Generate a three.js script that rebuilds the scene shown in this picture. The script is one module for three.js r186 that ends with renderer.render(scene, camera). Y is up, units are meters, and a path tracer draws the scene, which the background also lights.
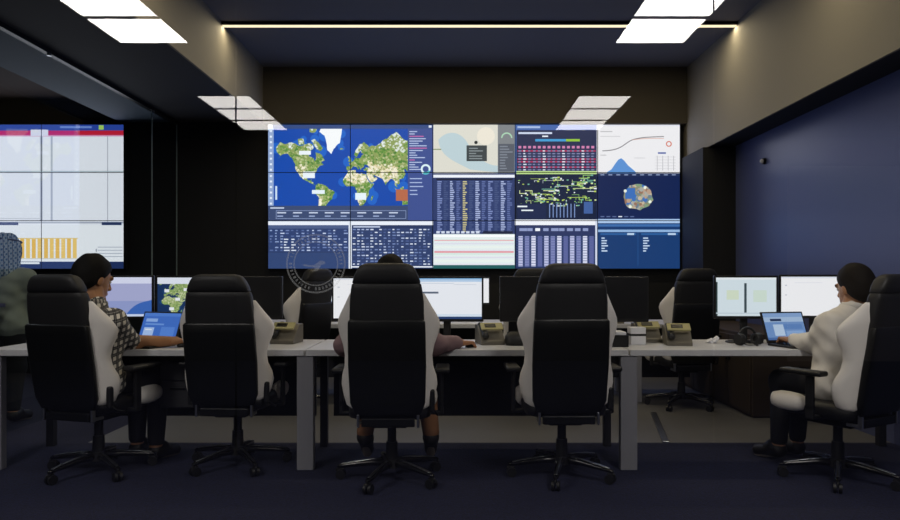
import * as THREE from 'three';
import { RoundedBoxGeometry } from 'three/addons/geometries/RoundedBoxGeometry.js';
import { mergeGeometries, mergeVertices } from 'three/addons/utils/BufferGeometryUtils.js';
import { MarchingCubes } from 'three/addons/objects/MarchingCubes.js';
import { RectAreaLightUniformsLib } from 'three/addons/lights/RectAreaLightUniformsLib.js';

// ---------------------------------------------------------------- camera, light, exposure
RectAreaLightUniformsLib.init();
const scene = new THREE.Scene();
scene.background = new THREE.Color(0x000000);
const camera = new THREE.PerspectiveCamera(2 * Math.atan(260 / 690) * 180 / Math.PI, 900 / 520, 0.05, 60);
camera.position.set(0, 1.2, 0);
camera.lookAt(0, 1.2, -5);
camera.setViewOffset(900, 520, -5, -17, 900, 520);
const renderer = new THREE.WebGLRenderer({ antialias: true });
renderer.toneMapping = THREE.LinearToneMapping;
renderer.toneMappingExposure = 1.0;
renderer.shadowMap.enabled = true;

const LED_COLOR = 0xffedc4, LED_LIGHT = 44, LED_GLOW = 1.3;
const PANEL_LIGHT = 15, PANEL_GLOW = 3, REAR_PANEL_LIGHT = 5.8, REAR_PANEL_GLOW = 2;
const SCREEN_GLOW = 1.12, SCREEN_LIGHT = 0.75;

function areaLight(w, h, color, intensity, x, y, z, rx = 0, ry = 0, rz = 0) {
  const l = new THREE.RectAreaLight(color, intensity, w, h);
  l.position.set(x, y, z); l.rotation.set(rx, ry, rz);
  l.name = 'area_light';
  return l;
}

// ---------------------------------------------------------------- helpers
let seedState = 12345;
function rnd() { seedState |= 0; seedState = seedState + 0x6D2B79F5 | 0; let t = Math.imul(seedState ^ seedState >>> 15, 1 | seedState); t = t + Math.imul(t ^ t >>> 7, 61 | t) ^ t; return ((t ^ t >>> 14) >>> 0) / 4294967296; }
const taken = new Map();
function numbered(name) { const n = taken.get(name) ?? 0; taken.set(name, n + 1); return n ? `${name}_${String(n).padStart(3, '0')}` : name; }
function std(color, roughness = 0.6, metalness = 0, extra = {}) { return new THREE.MeshStandardMaterial({ color, roughness, metalness, ...extra }); }
function bx(w, h, d, x = 0, y = 0, z = 0) { const g = new THREE.BoxGeometry(w, h, d); g.translate(x, y, z); return g; }
function rb(w, h, d, r, x = 0, y = 0, z = 0, seg = 2) { const g = new RoundedBoxGeometry(w, h, d, seg, Math.min(r, w / 2.01, h / 2.01, d / 2.01)); g.translate(x, y, z); return g; }
function cyl(r0, r1, h, x = 0, y = 0, z = 0, n = 20) { const g = new THREE.CylinderGeometry(r0, r1, h, n); g.translate(x, y, z); return g; }
function tube(pts, r, n = 24, m = 8) { return new THREE.TubeGeometry(new THREE.CatmullRomCurve3(pts.map(p => new THREE.Vector3(...p))), n, r, m, false); }
function merge(list) { return mergeGeometries(list.map(g => { const q = g.index ? g.toNonIndexed() : g; for (const k of Object.keys(q.attributes)) if (!['position', 'normal', 'uv'].includes(k)) q.deleteAttribute(k); return q; })); }
function obj(name, geo, mat, parent) {
  const g = Array.isArray(geo) ? (geo.length > 1 ? merge(geo) : geo[0]) : geo;
  const m = new THREE.Mesh(g, mat); m.name = parent ? name : numbered(name);
  (parent ?? scene).add(m); return m;
}
function thing(name, label, category, x = 0, y = 0, z = 0, turn = 0, group) {
  const o = new THREE.Group(); o.name = numbered(name); scene.add(o);
  o.position.set(x, y, z); o.rotation.y = turn; o.userData = { label, category };
  if (group) o.userData.group = group;
  return o;
}
function struct(name, geo, mat, label) { const m = obj(name, geo, mat); m.userData = { kind: 'structure', label, category: name.split('_')[0] }; return m; }
function loft(rings, closed = true) { // rings: arrays of [x,y,z], same count
  const n = rings[0].length, pos = [], uv = [], idx = [];
  rings.forEach((r, i) => r.forEach((p, j) => { pos.push(...p); uv.push(j / n, i / (rings.length - 1)); }));
  for (let i = 0; i < rings.length - 1; i++) for (let j = 0; j < n; j++) { const a = i * n + j, b = i * n + (j + 1) % n, c = a + n, d = b + n; idx.push(a, b, d, a, d, c); }
  if (closed) for (const [i, flip] of [[0, 1], [rings.length - 1, 0]]) {
    const c = [0, 1, 2].map(k => rings[i].reduce((s, p) => s + p[k], 0) / n); const ci = pos.length / 3; pos.push(...c); uv.push(.5, .5);
    for (let j = 0; j < n; j++) { const a = i * n + j, b = i * n + (j + 1) % n; flip ? idx.push(ci, b, a) : idx.push(ci, a, b); }
  }
  const g = new THREE.BufferGeometry(); g.setAttribute('position', new THREE.Float32BufferAttribute(pos, 3)); g.setAttribute('uv', new THREE.Float32BufferAttribute(uv, 2)); g.setIndex(idx); g.computeVertexNormals(); return g;
}
function canvasTex(w, h, draw) { const c = document.createElement('canvas'); c.width = w; c.height = h; draw(c.getContext('2d'), w, h); const t = new THREE.CanvasTexture(c); t.colorSpace = THREE.SRGBColorSpace; t.magFilter = THREE.LinearFilter; return t; }
function noiseTex(n, f) { const d = new Uint8Array(n * n * 4); for (let i = 0; i < n * n; i++) { const v = f(i % n, Math.floor(i / n)); d[i * 4] = v[0]; d[i * 4 + 1] = v[1]; d[i * 4 + 2] = v[2]; d[i * 4 + 3] = 255; } const t = new THREE.DataTexture(d, n, n); t.magFilter = THREE.LinearFilter; t.wrapS = t.wrapT = THREE.RepeatWrapping; t.needsUpdate = true; return t; }
function uvMetres(g, ax = 'x', ay = 'z', k = 1) { const p = g.attributes.position, u = []; const q = { x: 0, y: 1, z: 2 }; for (let i = 0; i < p.count; i++) u.push(p.array[i * 3 + q[ax]] * k, p.array[i * 3 + q[ay]] * k); g.setAttribute('uv', new THREE.Float32BufferAttribute(u, 2)); return g; }

// ---------------------------------------------------------------- materials
const carpetNoise = noiseTex(256, () => { const v = 120 + rnd() * 120; return [v, v, v]; }); carpetNoise.colorSpace = THREE.SRGBColorSpace;
const grain = noiseTex(128, () => { const v = rnd() * 255; return [v, v, v]; });
const M = {
  carpet: std(0x171d49, 1, 0, { map: carpetNoise, bumpMap: carpetNoise, bumpScale: 0.003 }),
  vinyl: std(0x5c5c5e, 0.6),
  ceiling: std(0x64646c, 0.85),
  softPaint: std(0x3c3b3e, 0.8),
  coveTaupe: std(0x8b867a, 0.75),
  bulkhead: std(0x575146, 0.8),
  blackWall: std(0x0c0d10, 0.75),
  blueWall: new THREE.MeshStandardMaterial({ color: 0x505882, roughness: 0.3 }),
  doorPale: std(0xb5aca8, 0.6),
  leftCeil: std(0x586a7c, 0.75),
  leftDark: std(0x3a3029, 0.9),
  lobbyDark: std(0x1d1d22, 0.9),
  lobbyCeil: std(0x2a2a2e, 0.9),
  glass: new THREE.MeshPhysicalMaterial({ color: 0xffffff, roughness: 0.0, transmission: 1, thickness: 0, ior: 1.8 }),
  partition: new THREE.MeshPhysicalMaterial({ color: 0xe6eef0, roughness: 0.0, transmission: 1, thickness: 0, ior: 1.45 }),
  glassEdge: std(0x8fa0a0, 0.3),
  darkMetal: std(0x17181a, 0.4, 0.6),
  steel: std(0xb9bcc0, 0.28, 1),
  leather: std(0x141416, 0.5, 0, { bumpMap: grain, bumpScale: 0.0004 }),
  leatherSoft: std(0x1b1b1d, 0.55, 0, { bumpMap: grain, bumpScale: 0.0004 }),
  shell: std(0x08090b, 0.42),
  whiteLeather: std(0xf0ebe5, 0.5),
  plastic: std(0x0c0c0e, 0.5),
  glossBlack: std(0x0b0b0d, 0.18),
  deskTop: std(0xcfcfd2, 0.45),
  deskLeg: std(0x8c8c93, 0.5),
  modesty: std(0x131317, 0.7),
  monitorCase: std(0x0e0e11, 0.35),
  screenOff: std(0x18181a, 0.3),
  phoneBody: std(0x6a655a, 0.5),
  phoneTop: std(0xa9a272, 0.5),
  phoneDark: std(0x17160f, 0.35),
  paper: std(0xe8e8ec, 0.8),
  cabinet: std(0x40352a, 0.6),
  skin1: std(0xa8764f, 0.55), skin5: std(0xb07f5c, 0.55), skin3: std(0xa37150, 0.55),
  hair: new THREE.MeshPhysicalMaterial({ color: 0x0b0908, roughness: 0.7, specularIntensity: 0.3 }), hairBrown: new THREE.MeshPhysicalMaterial({ color: 0x17120e, roughness: 0.7, specularIntensity: 0.3 }),
  whiteShirt: std(0xe3ded6, 0.8), mauve: std(0x80676c, 0.85), jacket: std(0xa3a698, 0.85),
  darkTrousers: std(0x14141a, 0.85), shoe: std(0x15110d, 0.5), sole: std(0x8f8478, 0.6), eyeWhite: std(0xd8d4cc, 0.3), eyeDark: std(0x120c08, 0.2), lips: std(0x7d4a3a, 0.6),
};

// ---------------------------------------------------------------- the room
const GLASS_Z = -3.2, BACK_Z = -8.6;
struct('floor', uvMetres(bx(13.2, 0.2, 8.7, 0, -0.1, -0.65), 'x', 'z', 0.9), M.carpet, 'dark navy carpet across the front of the room');
struct('floor', bx(5.96, 0.2, 4, 0.32, -0.1, -7.0), M.vinyl, 'light grey hard floor behind the front desk row');
struct('floor', uvMetres(bx(4.1, 0.2, 4, -4.71, -0.1, -7.0), 'x', 'z', 0.9), M.carpet, 'dark carpet of the side room beyond the glass partition');
struct('ceiling', bx(5.23, 0.15, 5.5, 0.243, 3.849, -5.9), M.ceiling, 'charcoal recessed ceiling with light strips across it');
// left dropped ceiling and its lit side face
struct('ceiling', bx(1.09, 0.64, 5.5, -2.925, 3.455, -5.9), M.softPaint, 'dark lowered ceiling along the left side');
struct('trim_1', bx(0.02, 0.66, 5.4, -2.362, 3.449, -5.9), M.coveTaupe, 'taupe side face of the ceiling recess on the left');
struct('ceiling', bx(0.7, 0.15, 5.4, -3.82, 3.205, -5.9), M.leftCeil, 'blue grey ceiling strip beyond the glass partition');
struct('ceiling', bx(2.5, 0.15, 5.4, -5.41, 3.475, -5.9), M.leftDark, 'brown dark ceiling of the side room at far left');
// right lowered ceiling
struct('ceiling', bx(0.305, 1.1, 5.5, 3.02, 3.225, -5.9), M.blackWall, 'black underside of the lowered ceiling along the right wall');
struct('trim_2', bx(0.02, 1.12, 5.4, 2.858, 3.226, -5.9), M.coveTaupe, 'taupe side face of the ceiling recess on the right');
struct('wall_back', bx(10.6, 4, 0.15, -1.6, 1.95, BACK_Z - 0.075), M.blackWall, 'black rear wall carrying the video walls');
struct('trim_3', bx(5.2, 0.69, 0.14, 0.245, 3.43, BACK_Z + 0.07), M.bulkhead, 'olive brown bulkhead above the main video wall');
struct('wall_right', bx(0.15, 4, 5.55, 3.235, 1.95, -5.9), M.blueWall, 'dark blue satin wall on the right side');
struct('wall_left', bx(0.15, 4, 5.55, -6.7, 1.95, -5.9), M.blackWall, 'dark far wall of the side room at left');
// observation corridor that the camera stands in
struct('ceiling', bx(13, 0.15, 6.8, 0, 3.275, 0.2), M.lobbyCeil, 'dark ceiling of the viewing corridor');
struct('wall_front', bx(13, 4, 0.15, 0, 1.9, 3.55), M.lobbyDark, 'dark rear wall of the viewing corridor');
struct('door_1', rb(1.7, 2.78, 0.06, 0.005, 5.6, 1.39, 3.44), M.doorPale, 'wide pale door panel mirrored faintly in the front glass at right');
struct('wall_left', bx(0.15, 4, 6.8, -6.5, 1.9, 0.2), M.lobbyDark, 'dark left wall of the viewing corridor');
struct('wall_right', bx(0.15, 4, 6.8, 6.55, 1.9, 0.2), M.lobbyDark, 'dark right wall of the viewing corridor');
struct('trim_6', bx(0.37, 2.66, 0.83, 2.975, 1.33, -8.18), M.blackWall, 'black pier in the rear right corner');
struct('trim_4', bx(13, 0.78, 0.12, 0, 3.6, GLASS_Z), M.lobbyDark, 'dark header above the front glass');
struct('wall_front', bx(3.3, 3.2, 0.12, 4.9, 1.6, GLASS_Z), M.lobbyDark, 'dark pier beside the front glass');

// front glass: panes with open joints, emblem applied on one
{
  const xs = [-6.4, -4.0, -2.515, -1.016, 1.2, 3.25];
  for (let i = 0; i < xs.length - 1; i++) {
    const w = xs[i + 1] - xs[i] - 0.008;
    const g = new THREE.PlaneGeometry(w, 3.19); g.translate((xs[i] + xs[i + 1]) / 2, 1.6, GLASS_Z);
    const p = struct('window_' + (i + 1), g, M.glass, 'clear frameless glass pane between the viewing corridor and the control room');
    if (i === 3) {
      const vinyl = std(0xe9edf0, 0.8, 0, { transparent: true, opacity: 0.22 });
      const rings = [];
      for (const [a, b] of [[0.138, 0.130], [0.104, 0.098]]) { const r = new THREE.RingGeometry(b, a, 72); rings.push(r); }
      for (let k = 0; k < 44; k++) { const a = k / 44 * Math.PI * 2; if (k % 11 === 10) continue; const q = new THREE.PlaneGeometry(0.004 + rnd() * 0.006, 0.014); q.translate(0, 0.117, 0); q.rotateZ(a); rings.push(q); }
      const s = new THREE.Shape([[-.062, -.006], [-.05, -.002], [-.03, -.008], [-.005, -.006], [.006, .004], [.02, .014], [.038, .012], [.046, .002], [.034, -.004], [.024, -.006], [.018, -.02], [.006, -.034], [-.02, -.036], [-.008, -.03], [-.004, -.02], [-.014, -.016], [-.034, -.014], [-.05, -.012]].map(v => new THREE.Vector2(...v)));
      rings.push(new THREE.ShapeGeometry(s));
      const e = obj('emblem', rings, vinyl, p); e.position.set(-0.645, 1.262, GLASS_Z + 0.002);
      e.userData.label = 'round frosted emblem with a bird-like figure inside two rings';
    }
  }
}
// glass partition along the left side
{
  const zs = [-3.28, -7.88, -8.58];
  for (let i = 0; i < 2; i++) {
    const w = zs[i] - zs[i + 1] - 0.01; const g = new THREE.PlaneGeometry(w, 3.12); g.rotateY(Math.PI / 2); g.translate(-3.46, 1.56, (zs[i] + zs[i + 1]) / 2);
    const p = struct('window_' + (i + 6), g, M.partition, 'clear glass pane of the side partition');
    obj('pane_edge', bx(0.012, 3.1, 0.008, -3.46, 1.56, zs[i + 1] + 0.002), M.glassEdge, p);
    if (!i) for (const z of [-5.85, -7.86]) obj('pane_clip', cyl(0.018, 0.018, 0.02, -3.44, 3.085, z), M.steel, p);
  }
  struct('trim_5', bx(0.05, 0.05, 5.3, -3.46, 3.12, -5.92), M.darkMetal, 'slim dark metal channel holding the side glass');
}

// ---------------------------------------------------------------- ceiling lights
for (const [z, which] of [[-7.0, 'light strip across the recessed ceiling nearest the video wall'], [-5.0, 'light strip across the recessed ceiling above the front desks']]) {
  const t = thing('ceiling_light_strip', 'thin warm white ' + which, 'ceiling light', 0.248, 3.774, z);
  obj('profile', [bx(5.2, 0.03, 0.02, 0, -0.015, -0.045), bx(5.2, 0.03, 0.02, 0, -0.015, 0.045)], M.darkMetal, t);
  obj('diffuser', bx(5.2, 0.024, 0.07, 0, -0.018, 0), std(0x222222, 0.5, 0, { emissive: LED_COLOR, emissiveIntensity: LED_GLOW }), t);
  t.add(areaLight(5.18, 0.045, LED_COLOR, LED_LIGHT, 0, -0.034, 0, -Math.PI / 2));
}
{
  const cols = [['left', -2.535], ['right', 1.64]];
  const rows = [['front', [-0.85, -1.45, -2.05], PANEL_LIGHT, PANEL_GLOW], ['rear', [1.4, 2.0, 2.6], REAR_PANEL_LIGHT, REAR_PANEL_GLOW]];
  const order = ['first', 'second', 'third'];
  for (const [side, x] of cols) for (const [bank, zs, L, G] of rows) zs.forEach((z, k) => {
    const t = thing('ceiling_panel_light', `square white ceiling panel, ${order[k]} of the ${side} ${bank === 'front' ? 'bright' : 'dimmer'} row mirrored in the glass`, 'ceiling light', x, 3.2, z);
    obj('frame', [bx(0.6, 0.03, 0.02, 0, -0.015, 0.29), bx(0.6, 0.03, 0.02, 0, -0.015, -0.29), bx(0.012, 0.03, 0.56, 0.294, -0.015, 0), bx(0.012, 0.03, 0.56, -0.294, -0.015, 0)], M.darkMetal, t);
    obj('diffuser', bx(0.574, 0.012, 0.558, 0, -0.008, 0), std(0x2a2a2a, 0.6, 0, { emissive: 0xfffaf4, emissiveIntensity: G }), t);
    t.add(areaLight(0.57, 0.55, 0xfffaf4, L, 0, -0.024, 0, -Math.PI / 2));
  });
}

{
  const t = thing('ceiling_panel_light', 'square white ceiling panel in the side room beyond the glass partition', 'ceiling light', -4.9, 3.4, -4.3);
  obj('frame', [bx(0.6, 0.02, 0.012, 0, -0.01, 0.294), bx(0.6, 0.02, 0.012, 0, -0.01, -0.294), bx(0.012, 0.02, 0.576, 0.294, -0.01, 0), bx(0.012, 0.02, 0.576, -0.294, -0.01, 0)], M.darkMetal, t);
  obj('diffuser', bx(0.574, 0.012, 0.574, 0, -0.008, 0), std(0x2a2a2a, 0.6, 0, { emissive: 0xf4f8ff, emissiveIntensity: 2 }), t);
  t.add(areaLight(0.57, 0.57, 0xf4f8ff, 7, 0, -0.024, 0, -Math.PI / 2));
}

// ---------------------------------------------------------------- screen pictures
const LAND = [ // rough continent outlines, longitude and latitude
  [[-167, 66], [-157, 71], [-140, 70], [-125, 70], [-110, 68], [-95, 70], [-85, 69], [-82, 66], [-88, 64], [-94, 60], [-92, 57], [-82, 55], [-80, 51], [-77, 55], [-78, 62], [-70, 61], [-64, 59], [-57, 52], [-66, 50], [-60, 46], [-70, 43], [-74, 40], [-76, 35], [-81, 31], [-80, 25], [-83, 29], [-90, 29], [-97, 27], [-97, 20], [-91, 18], [-87, 21], [-88, 16], [-83, 14], [-83, 9], [-78, 8], [-86, 11], [-95, 16], [-105, 20], [-110, 25], [-114, 31], [-110, 23], [-117, 33], [-121, 35], [-124, 41], [-124, 47], [-130, 54], [-140, 60], [-150, 60], [-163, 55], [-157, 58], [-165, 62]],
  [[-78, 8], [-72, 12], [-62, 10], [-51, 4], [-49, 0], [-40, -3], [-35, -7], [-39, -14], [-41, -22], [-48, -27], [-54, -34], [-58, -38], [-65, -42], [-69, -52], [-74, -50], [-73, -38], [-71, -25], [-71, -18], [-77, -12], [-81, -5], [-78, 2]],
  [[-52, 64], [-43, 60], [-38, 65], [-24, 70], [-20, 76], [-18, 81], [-40, 83], [-60, 82], [-70, 77], [-58, 75], [-53, 69]],
  [[-9, 37], [-9, 43], [-1, 44], [-4, 48], [4, 51], [8, 54], [8, 57], [11, 55], [20, 55], [24, 59], [29, 60], [22, 61], [24, 65], [17, 61], [12, 56], [6, 59], [10, 64], [18, 69], [28, 71], [41, 67], [34, 65], [44, 68], [60, 69], [70, 72], [80, 73], [100, 77], [113, 74], [130, 72], [150, 71], [178, 68], [163, 60], [160, 52], [156, 58], [142, 59], [136, 54], [141, 52], [132, 43], [127, 37], [126, 34], [122, 39], [118, 38], [122, 31], [117, 23], [108, 21], [109, 12], [105, 9], [100, 13], [104, 2], [98, 8], [98, 16], [91, 22], [87, 21], [80, 13], [77, 8], [73, 17], [70, 22], [62, 25], [56, 27], [50, 30], [52, 24], [56, 25], [59, 22], [52, 16], [44, 13], [39, 21], [34, 28], [35, 36], [30, 36], [27, 38], [33, 42], [41, 41], [37, 45], [30, 46], [28, 42], [23, 40], [22, 37], [19, 41], [13, 45], [18, 40], [16, 38], [11, 43], [4, 43], [-1, 38], [-5, 36]],
  [[-17, 15], [-16, 22], [-10, 29], [-6, 35], [3, 37], [10, 37], [11, 33], [20, 31], [22, 33], [32, 31], [36, 22], [43, 12], [51, 12], [46, 3], [40, -4], [40, -14], [35, -20], [33, -27], [27, -34], [19, -35], [15, -27], [12, -16], [13, -6], [9, 1], [9, 4], [3, 6], [-8, 5], [-13, 9]],
  [[114, -22], [122, -18], [129, -15], [131, -12], [137, -12], [136, -15], [140, -18], [142, -11], [146, -19], [153, -25], [150, -37], [144, -38], [138, -35], [131, -32], [124, -33], [115, -34]],
  [[-80, 73], [-70, 70], [-62, 66], [-66, 63], [-76, 65], [-88, 72]], [[-118, 73], [-105, 73], [-103, 69], [-116, 69]], [[-90, 81], [-65, 82], [-78, 77], [-92, 77]],
  [[-5, 50], [1, 51], [0, 53], [-2, 57], [-5, 58], [-6, 56], [-3, 54]], [[-23, 64], [-15, 65], [-18, 66], [-23, 66]], [[44, -25], [47, -24], [50, -15], [46, -16]], [[96, 5], [105, -5], [102, -4]], [[109, 1], [117, 6], [118, 0], [114, -4], [110, -2]], [[130, 32], [136, 34], [140, 36], [141, 40], [138, 37], [132, 35]],
];
function worldMap(c, x0, y0, x1, y1, lon0, lon1, lat0, lat1, pal) {
  c.save(); c.beginPath(); c.rect(x0, y0, x1 - x0, y1 - y0); c.clip();
  c.fillStyle = pal.sea; c.fillRect(x0, y0, x1 - x0, y1 - y0);
  const px = l => x0 + (l - lon0) / (lon1 - lon0) * (x1 - x0), mer = l => Math.log(Math.tan(Math.PI / 4 + l * Math.PI / 360)), py = l => y1 - (mer(l) - mer(lat0)) / (mer(lat1) - mer(lat0)) * (y1 - y0), u = (x1 - x0) / 100;
  c.fillStyle = pal.shelf; for (let k = 0; k < 40; k++) { const P = LAND[k % LAND.length]; const q = P[k * 7 % P.length]; c.beginPath(); c.arc(px(q[0]), py(q[1]), u * (1.5 + rnd() * 3), 0, 7); c.fill(); }
  const rough = P => { let Q = P; for (let n = 0; n < 2; n++) { const o = []; Q.forEach((a, j) => { const b = Q[(j + 1) % Q.length], L = Math.hypot(b[0] - a[0], b[1] - a[1]) * .12; o.push(a, [(a[0] + b[0]) / 2 + (rnd() - .5) * L, (a[1] + b[1]) / 2 + (rnd() - .5) * L]); }); Q = o; } return Q; };
  LAND.forEach((P, i) => {
    c.save(); c.beginPath(); rough(P).forEach((q, j) => j ? c.lineTo(px(q[0]), py(q[1])) : c.moveTo(px(q[0]), py(q[1]))); c.closePath(); c.fillStyle = i === 2 ? '#f3f6f8' : pal.land; c.fill(); c.clip();
    const xs = P.map(q => q[0]), ys = P.map(q => q[1]), xa = Math.min(...xs), xb = Math.max(...xs), ya = Math.min(...ys), yb = Math.max(...ys), n = Math.round((xb - xa) * (yb - ya) / 7);
    if (i !== 2) for (let k = 0; k < n; k++) {
      const lo = xa + rnd() * (xb - xa), la = ya + rnd() * (yb - ya), w = Math.sin(lo * .13) * 4 + Math.sin(la * .3 + lo * .07) * 3;
      const snow = la + w > 67, dry = (i === 4 && la + w > 13) || (i === 4 && la < -18 && lo < 24) || (i === 3 && la + w < 47 && la > 14 && lo > 36 && lo < 104) || (i === 0 && la + w < 41 && la > 22 && lo < -99) || (i === 1 && lo < -66 && la < -15);
      c.globalAlpha = .75; c.fillStyle = snow ? '#e6edf0' : dry ? pal.dry[k % 3] : pal.green[k % 4]; c.beginPath(); c.arc(px(lo), py(la), u * (.25 + rnd() * .8), 0, 7); c.fill();
    }
    c.globalAlpha = 1; c.restore();
  });
  c.restore();
}
const PAL = { sea: '#1148a8', shelf: '#1d62c4', land: '#8a9c5c', dry: ['#f1e9d0', '#faf5e6', '#e0d2aa'], green: ['#5f8f3c', '#8faa5c', '#447a34', '#c3c99c'] };
function tableRows(c, x0, y0, x1, y1, rows, cols, bg, ink, density = 0.75) {
  c.fillStyle = bg; c.fillRect(x0, y0, x1 - x0, y1 - y0);
  const rh = (y1 - y0) / rows, cw = (x1 - x0) / cols;
  for (let r = 0; r < rows; r++) for (let k = 0; k < cols; k++) if (rnd() < density) { c.fillStyle = ink[Math.floor(rnd() * ink.length)]; c.fillRect(x0 + k * cw + cw * 0.1, y0 + r * rh + rh * 0.28, cw * (0.3 + rnd() * 0.5), rh * 0.42); }
}
const mainTex = canvasTex(2048, 718, (c) => {
  c.scale(2048 / 412, 718 / 144.5); c.translate(-268, -124.5);
  const R = (x0, y0, x1, y1, f) => { c.fillStyle = f; c.fillRect(x0, y0, x1 - x0, y1 - y0); };
  R(268, 124.5, 680, 269, '#20315c');
  // large world map window
  R(268, 124.5, 433, 221, '#2c3f7a'); R(268, 124.5, 433, 128.5, '#31497f'); R(268, 128, 273.5, 212, '#8fa6cf');
  for (let k = 0; k < 14; k++) R(269.5, 130 + k * 5.6, 271.8, 132 + k * 5.6, '#dfe8f5');
  worldMap(c, 273.5, 128.6, 408, 206, -172, 127, -35, 78.5, PAL);
  R(268, 124.5, 272, 128, '#f4f7fb'); R(299, 151, 311, 155, '#e8f1f7'); R(303, 172, 315, 178, '#e6f0f7'); R(312, 190, 325, 194, '#e2f0f7'); R(355, 193, 366, 200, '#e4f2f8'); R(396, 189.5, 408, 201, '#b4684a');
  R(275, 186, 277, 200, '#cfe0f2'); R(408, 128.5, 433, 221, '#3c4f8e'); R(429, 125.2, 432, 127.5, '#dfe6f5');
  for (let k = 0; k < 17; k++) R(409.5, 131 + k * 2.4, 409.5 + 5 + rnd() * 14, 132 + k * 2.4, k % 5 === 2 ? '#c76aa8' : '#b8c6e6');
  c.strokeStyle = '#d8f0f4'; c.lineWidth = 2; c.beginPath(); c.arc(426, 169.5, 4, 0, 7); c.stroke(); c.strokeStyle = '#4fb0bf'; c.beginPath(); c.arc(426, 169.5, 4, 0.4, 2.2); c.stroke();
  for (let k = 0; k < 5; k++) R(410, 178 + k * 4, 416 + rnd() * 8, 179 + k * 4, '#aebfe4');
  R(268, 206, 408, 221, '#39496f'); R(270, 207.6, 284, 209, '#c3cfe6'); c.strokeStyle = '#8fa0c8'; c.lineWidth = .5; c.strokeRect(276, 211, 130, 8);
  for (let k = 0; k < 8; k++) { R(277 + k * 16, 212.5, 286 + k * 16, 213.8, '#c9d4ea'); R(277 + k * 16, 216, 283 + k * 16, 217.2, '#9fb0d6'); }
  // pale regional map
  R(433, 124.5, 515, 173, '#d9d8cd'); c.fillStyle = '#b9cdd3'; c.beginPath(); c.moveTo(438, 140); c.bezierCurveTo(448, 128, 462, 132, 468, 144); c.bezierCurveTo(478, 158, 486, 166, 498, 166); c.lineTo(498, 173); c.lineTo(470, 170); c.bezierCurveTo(456, 162, 440, 158, 438, 140); c.fill();
  c.fillStyle = '#e9e3d4'; c.beginPath(); c.arc(486, 136, 9, 0, 7); c.fill(); R(433, 149, 441, 150, '#7d8f6a');
  R(466.5, 145.5, 487, 161.5, '#3b4347'); c.fillStyle = '#22292c'; c.beginPath(); c.arc(476, 142.5, 1.7, 0, 7); c.fill(); for (let k = 0; k < 5; k++) R(469, 148 + k * 2.6, 475 + rnd() * 9, 149 + k * 2.6, '#8d979b');
  R(498, 124.5, 515, 173, '#7c8186'); c.strokeStyle = '#a9d3b5'; c.lineWidth = 1.4; c.beginPath(); c.arc(507, 138, 5, Math.PI, 0); c.stroke(); R(498.5, 144, 514.5, 172, '#545a66'); for (let k = 0; k < 9; k++) R(500, 146 + k * 2.8, 505 + rnd() * 8, 147.2 + k * 2.8, '#7f8794');
  // alarm table
  R(515, 124.5, 597, 173, '#4264a8'); R(517, 126, 540, 128, '#a5bbe2'); R(516, 130, 597, 172, '#232c4f'); R(518, 132, 552, 134, '#c8d3ea'); R(535, 139, 566, 141.5, '#3f9ad2'); R(566, 139, 580, 141.5, '#92c23f'); R(542, 135.5, 548, 137, '#e6edf7');
  for (let k = 0; k < 16; k++) R(518 + k * 4.9, 146, 521 + k * 4.9, 148.6, '#cf7fae');
  for (let r = 0; r < 8; r++) { R(517, 150.3 + r * 2.75, 596, 151.9 + r * 2.75, [0, 3, 4, 6].includes(r) ? '#a72a56' : '#3a3f66'); for (let k = 0; k < 16; k++) R(518 + k * 4.9, 150.5 + r * 2.75, 520 + rnd() * 1.4 + k * 4.9, 151.7 + r * 2.75, k % 4 === 1 ? '#dfe6f4' : '#7f86ad'); }
  R(516, 171.5, 597, 174, '#b9d98b');
  // white chart
  R(597, 124.5, 680, 173, '#e9e9ec'); R(600, 131, 612, 132, '#b8b8bc'); R(600, 136, 620, 136.7, '#c8c8cc'); R(597, 124.5, 680, 126, '#dfe1ea');
  c.strokeStyle = '#7c7b80'; c.lineWidth = .9; c.beginPath(); c.moveTo(602, 151); c.bezierCurveTo(622, 151, 624, 143, 632, 140); c.bezierCurveTo(640, 137, 650, 137, 664, 136.5); c.stroke(); c.strokeStyle = '#d19a8c'; c.lineWidth = .5; c.beginPath(); c.moveTo(632, 140); c.bezierCurveTo(640, 138.5, 650, 138, 664, 138.5); c.stroke();
  c.strokeStyle = '#d0705c'; c.lineWidth = 1; c.beginPath(); c.arc(669, 144, 2.4, 0, 7); c.stroke(); R(658, 152.5, 666, 154, '#4a5fa0'); for (let k = 0; k < 4; k++) R(657 + k * 5.5, 156, 657.6 + k * 5.5, 171, '#b3b3b8'); for (let k = 0; k < 5; k++) R(655, 157 + k * 3, 676, 157.4 + k * 3, '#c9c9ce');
  c.fillStyle = '#5a8fd0'; c.beginPath(); c.moveTo(606, 173); c.lineTo(611, 170); c.lineTo(615, 164); c.lineTo(618, 160); c.lineTo(621, 158.5); c.lineTo(624, 161); c.lineTo(628, 166); c.lineTo(634, 171); c.lineTo(636, 173); c.fill(); R(600, 155, 606, 155.8, '#b8b8bc'); R(634, 158, 645, 158.6, '#c4c4c8');
  // wide data sheet
  R(433, 173, 515, 236, '#2a3968'); R(433, 174.5, 515, 177.5, '#e9eef7'); R(436, 178, 513, 233, '#2c3c6c');
  for (let k = 0; k < 12; k++) { const x = 437 + k * 6.4; const f = k === 4 ? '#c9c08a' : ['#7c8cc0', '#42527f', '#a9b6dc', '#5d6da3'][k % 4]; for (let r = 0; r < 24; r++) R(x, 181 + r * 2.15, x + 2.2 + rnd() * 3, 182.3 + r * 2.15, f); }
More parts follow.
